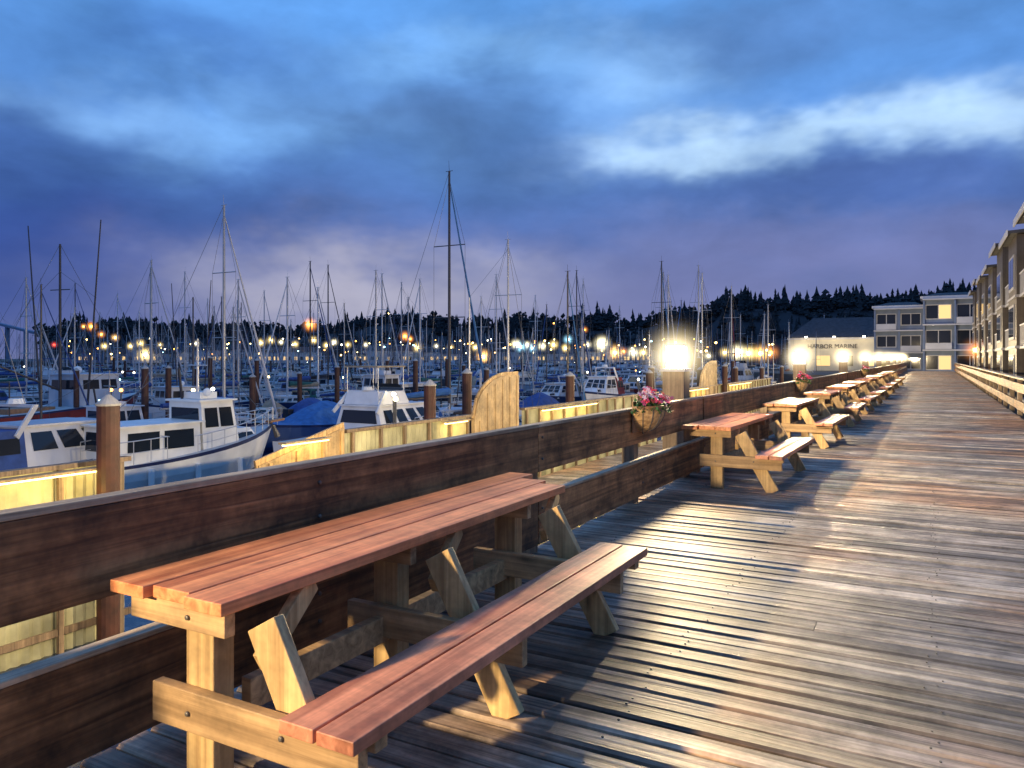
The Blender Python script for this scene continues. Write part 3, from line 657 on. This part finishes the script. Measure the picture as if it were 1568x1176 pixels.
# ------------------------------------------------------------ right side
mb=MB(); y=6
while y<98:
    mb.b2(2.0,2.05,y+.01,y+4.89,.62,.86,M_rail); mb.b2(1.96,2.14,y+.01,y+4.89,.98,1.03,M_railcap); mb.b2(2.0,2.05,y+.01,y+4.89,.15,.38,M_rail)
    for yy in(y+.05,y+2.45): mb.b2(2.052,2.17,yy-.06,yy+.06,-.55,.978,M_post)
    y+=4.9
mb.obj('timber_railing',bevel=.006)
def hotel():
    root=empty('shingled_hotel',(0,0,0)); w=MB(); t=MB(); g=MB(); r=MB(); T=M_trimg
    Y0,Y1=24,92; X=4.4; H=6.5
    w.b2(X,16,Y0,Y1,-.55,H,M_shingle)
    r.add([(X-.6,Y0-.5,H),(X-.6,Y1+.5,H),(9,Y1+.5,H+1.2),(9,Y0-.5,H+1.2),(16.5,Y0-.5,H),(16.5,Y1+.5,H)],[(0,1,2,3),(3,2,5,4),(0,3,4),(1,5,2)],M_roof)
    t.b2(X-.66,X-.58,Y0-.5,Y1+.5,H-.22,H+.1,T)
    y=Y0+1; k=0
    while y<Y1-4:
        bx=3.25; hb=6.7+(.4 if k%3==0 else 0)+y*.01
        w.b2(bx,X-.003,y,y+4.2,-.55,hb,M_shingle)
        r.add([(bx-.35,y-.3,hb),(bx-.35,y+4.5,hb),(8,y+4.5,hb+.3),(8,y-.3,hb+.3),(bx-.35,y-.3,hb+.14),(bx-.35,y+4.5,hb+.14),(8,y+4.5,hb+.44),(8,y-.3,hb+.44)],[(0,3,2,1),(4,5,6,7),(0,1,5,4),(1,2,6,5),(2,3,7,6),(3,0,4,7)],M_roof)
        t.b2(bx-.40,bx-.353,y-.35,y+4.55,hb-.10,hb+.17,M_trim)
        for z in (.1,2.4,4.7):
            t.b2(bx-.05,bx-.003,y+.8,y+3.4,z+.0,z+1.6,T); g.b2(bx-.065,bx-.052,y+.92,y+2.05,z+.12,z+1.48,M_glass); g.b2(bx-.065,bx-.052,y+2.15,y+3.28,z+.12,z+1.48,M_glass)
            if z>1: t.b2(bx-.06,X-.01,y-.03,y+4.23,z-.42,z-.30,T)
            g.b2(bx+.3,bx+.9,y-.02,y-.003,z+.1,z+1.4,M_glass)
            t.b2(bx+.1,X-.005,y+4.24,y+7.9,z-.44,z-.32,T)
            if z>1:
                t.b2(bx+.1,bx+.16,y+4.24,y+7.9,z+.58,z+.64,M_trim)
                q=y+4.3
                while q<y+7.9: t.b2(bx+.11,bx+.14,q,q+.03,z-.3,z+.58,T); q+=.16
            g.b2(X-.05,X-.004,y+4.8,y+7.2,z-.1,z+1.6,E_win if random.random()<.1 else M_glass)
        y+=8; k+=1
    for mm,n in((w,'walls'),(r,'roof'),(t,'trim'),(g,'windows')): mm.obj(n,parent=root)
hotel()
def block(name,X0,X1,Y,dp,h,wall,nst,off):
    root=empty(name,(X0,Y,-.5)); w=MB(); t=MB(); g=MB(); W=X1-X0
    w.b2(0,W,0,dp,0,h,wall); t.b2(-.3,W+.3,-.3,dp+.3,h+.003,h+.3,M_trim)
    t.add([(-.1,-.1,h+.31),(W+.1,-.1,h+.31),(W+.1,dp,h+.31),(-.1,dp,h+.31),(W*.25,dp*.5,h+1.1),(W*.8,dp*.5,h+1.1)],[(0,1,5,4),(1,2,5),(2,3,4,5),(3,0,4)],M_roof)
    sh=h/nst
    for s in range(nst):
        z=s*sh
        t.b2(-.05,W+.05,-.9,-.003,z+sh-.22,z+sh-.05,M_trim)
        n=int(W/2.6)
        for k in range(n):
            a=k*W/n+.35; b_=(k+1)*W/n-.35
            t.b2(a-.1,b_+.1,-.04,-.003,z+.55,z+sh-.75,M_trim); g.b2(a,(a+b_)/2-.05,-.06,-.042,z+.65,z+sh-.85,M_glass); g.b2((a+b_)/2+.05,b_,-.06,-.042,z+.65,z+sh-.85,E_win if random.random()<.1 else M_glass)
            t.b2(a-.35,a-.15,-.9,-.05,z,z+sh-.285,wall)
            if s>0 and (k+s+off)%2==0:
                t.b2(a-.1,b_+.1,-.95,-.905,z+.0,z+.75,M_trim)
    for mm,n in((w,'walls'),(t,'trim'),(g,'windows')): mm.obj(n,parent=root)
block('blue_hotel',-6.9,-1.2,112,12,8.6,M_blue,3,0); block('blue_hotel',-1.18,5.5,108,12,9.4,M_blue,3,1)
root=empty('marine_store',(-21,132,-.5)); w=MB(); w.b2(0,14.5,0,14,0,5.0,M_cream); w.b2(-.1,14.6,-.1,14.1,5.003,5.3,M_trim)
w.add([(-.3,-.3,5.31),(14.8,-.3,5.31),(14.8,14.3,5.31),(-.3,14.3,5.31),(3,7,8.8),(12,7,8.8)],[(0,1,5,4),(1,2,5),(2,3,4,5),(3,0,4)],M_roof)
w.obj('walls',parent=root)
g=MB(); 
for k in range(4): g.b2(1+k*3.4,3+k*3.4,-.06,-.003,.8,2.4,E_win if k%2 else M_glass)
g.obj('windows',parent=root)
cu=bpy.data.curves.new('lettering','FONT'); cu.body='HARBOR MARINE'; cu.size=.95; cu.extrude=.03; cu.materials.append(M_roof)
to=bpy.data.objects.new('lettering',cu); S.collection.objects.link(to); to.parent=root; to.location=(3,-.05,3.6); to.rotation_euler=(math.pi/2,0,0)
m=MB()
for k in (3,7.2,11.5): m.b2(k-.12,k+.12,-1.6,0,5.45,5.55,M_wire); m.b2(k-.2,k+.2,-1.8,-1.5,5.3,5.45,E_white)
wl=m.obj('wall_floodlights',parent=root)
for k in (3,7.2,11.5): bulb('bulb',(k,-2.2,4.9),300,(1,.80,.5),wl,4,.1)
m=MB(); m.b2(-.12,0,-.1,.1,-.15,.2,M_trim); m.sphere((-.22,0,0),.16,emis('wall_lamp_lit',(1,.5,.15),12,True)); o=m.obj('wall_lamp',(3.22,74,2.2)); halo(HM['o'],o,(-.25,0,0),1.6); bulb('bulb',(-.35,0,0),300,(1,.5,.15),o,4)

# ------------------------------------------------------------ sky
W=bpy.data.worlds.new('World'); S.world=W; W.use_nodes=True; nt=W.node_tree; N=nt.nodes; L=nt.links
bg=N['Background']
tc=N.new('ShaderNodeTexCoord'); nrm=N.new('ShaderNodeVectorMath'); nrm.operation='NORMALIZE'; L.new(tc.outputs['Generated'],nrm.inputs[0])
def vdot(vec):
    n=N.new('ShaderNodeVectorMath'); n.operation='DOT_PRODUCT'; n.inputs[1].default_value=vec; L.new(nrm.outputs[0],n.inputs[0]); return n.outputs['Value']
def mth(op,a,b=None,c=None):
    n=N.new('ShaderNodeMath'); n.operation=op
    for i,x in enumerate((a,b,c)):
        if x is None: continue
        if isinstance(x,(int,float)): n.inputs[i].default_value=x
        else: L.new(x,n.inputs[i])
    return n.outputs[0]
az=mth('ARCTAN2',vdot((CS,SN,0)),vdot((-SN,CS,0))); el=mth('ARCSINE',vdot((0,0,1)))
mp=N.new('ShaderNodeMapping'); mp.inputs['Scale'].default_value=(1,1,2.0); L.new(nrm.outputs[0],mp.inputs[0])
def noise(sc,det,r=.55,dist=0):
    n=N.new('ShaderNodeTexNoise'); n.inputs['Scale'].default_value=sc; n.inputs['Detail'].default_value=det; n.inputs['Roughness'].default_value=r; n.inputs['Distortion'].default_value=dist; L.new(mp.outputs[0],n.inputs['Vector']); return n
nw=noise(5.0,4,.55); sub=N.new('ShaderNodeVectorMath'); sub.operation='SUBTRACT'; sub.inputs[1].default_value=(.5,.5,.5); L.new(nw.outputs['Color'],sub.inputs[0])
scl=N.new('ShaderNodeVectorMath'); scl.operation='MULTIPLY'; scl.inputs[1].default_value=(.34,.18,0); L.new(sub.outputs[0],scl.inputs[0])
cmb=N.new('ShaderNodeCombineXYZ'); L.new(az,cmb.inputs[0]); L.new(el,cmb.inputs[1])
wp=N.new('ShaderNodeVectorMath'); wp.operation='ADD'; L.new(cmb.outputs[0],wp.inputs[0]); L.new(scl.outputs[0],wp.inputs[1])
def ramp(inp,stops):
    c=N.new('ShaderNodeValToRGB'); r=c.color_ramp
    while len(r.elements)<len(stops): r.elements.new(.5)
    for e,(p,col) in zip(r.elements,stops): e.position=p; e.color=col
    L.new(inp,c.inputs[0]); return c.outputs[0]
eln=mth('DIVIDE',el,math.radians(60))
col=ramp(eln,[(0,srgb(134,138,172)),(.06,srgb(108,120,170)),(.16,srgb(82,116,182)),(.28,srgb(90,142,212)),(.42,srgb(98,160,234)),(1,srgb(105,152,222))])
def ang(u,v):
    return math.atan((u-784)/1170),math.atan((548-v)/math.hypot(1170,u-784))
def blob(col,u,v,su,sv,c,amt,warp=True):
    a,e=ang(u,v); s=N.new('ShaderNodeVectorMath'); s.operation='SUBTRACT'; s.inputs[1].default_value=(a,e,0); L.new((wp if warp else cmb).outputs[0],s.inputs[0])
    m=N.new('ShaderNodeVectorMath'); m.operation='MULTIPLY'; m.inputs[1].default_value=(1170/su,1170/sv,0); L.new(s.outputs[0],m.inputs[0])
    d=N.new('ShaderNodeVectorMath'); d.operation='DOT_PRODUCT'; L.new(m.outputs[0],d.inputs[0]); L.new(m.outputs[0],d.inputs[1])
    w=mth('MULTIPLY',mth('EXPONENT',mth('MULTIPLY',d.outputs['Value'],-.7)),amt)
    mx=N.new('ShaderNodeMix'); mx.data_type='RGBA'; L.new(w,mx.inputs[0]); L.new(col,mx.inputs[6]); mx.inputs[7].default_value=srgb(*c); return mx.outputs[2]
for b_ in [(-50,390,430,130,(44,72,146),.88),(1250,400,420,70,(130,130,174),.5),(545,440,220,46,(182,180,198),.85),
    (640,200,150,70,(78,112,164),.85),(60,230,170,60,(68,104,170),.75),(390,200,130,45,(126,180,244),.85),(150,155,110,28,(134,184,244),.75),
    (1150,70,230,50,(86,124,182),.75),(700,85,150,28,(130,186,248),.75),(500,130,120,30,(118,172,240),.5),(940,125,110,42,(144,192,248),.8),(850,265,120,40,(86,122,182),.65),(300,60,200,28,(72,118,190),.6),
    (1330,290,320,30,(76,106,172),.85),(1030,225,95,28,(186,220,254),.97),(1250,215,150,20,(176,212,250),.95),(1480,190,150,26,(184,218,252),.95)]:
    col=blob(col,*b_[:4],b_[4],b_[5])
n1=noise(7.0,6,.55,.2); mr=N.new('ShaderNodeMapRange'); mr.inputs['From Min'].default_value=.3; mr.inputs['From Max'].default_value=.7; mr.inputs['To Min'].default_value=.80; mr.inputs['To Max'].default_value=1.20; L.new(n1.outputs['Fac'],mr.inputs['Value'])
fade=mth('MULTIPLY_ADD',mth('SUBTRACT',mr.outputs[0],1.0),mth('MINIMUM',mth('MULTIPLY',mth('ABSOLUTE',el),5.0),1.0),1.0)
vm=N.new('ShaderNodeVectorMath'); vm.operation='SCALE'; L.new(col,vm.inputs[0]); L.new(fade,vm.inputs['Scale'])
L.new(vm.outputs[0],bg.inputs['Color']); bg.inputs['Strength'].default_value=1.05
W.cycles.sampling_method='MANUAL'; W.cycles.sample_map_resolution=256

# ------------------------------------------------------------ camera
cam=bpy.data.cameras.new('camera'); co=bpy.data.objects.new('camera',cam); S.collection.objects.link(co)
co.location=(0,0,EYE); co.rotation_euler=(math.pi/2,0,TH); cam.lens=1170/1568*36; cam.sensor_width=36; cam.shift_y=-40/1568; cam.clip_end=8000; cam.clip_start=.05
S.camera=co
S.view_settings.view_transform='Standard'; S.view_settings.look='None'; S.view_settings.exposure=0
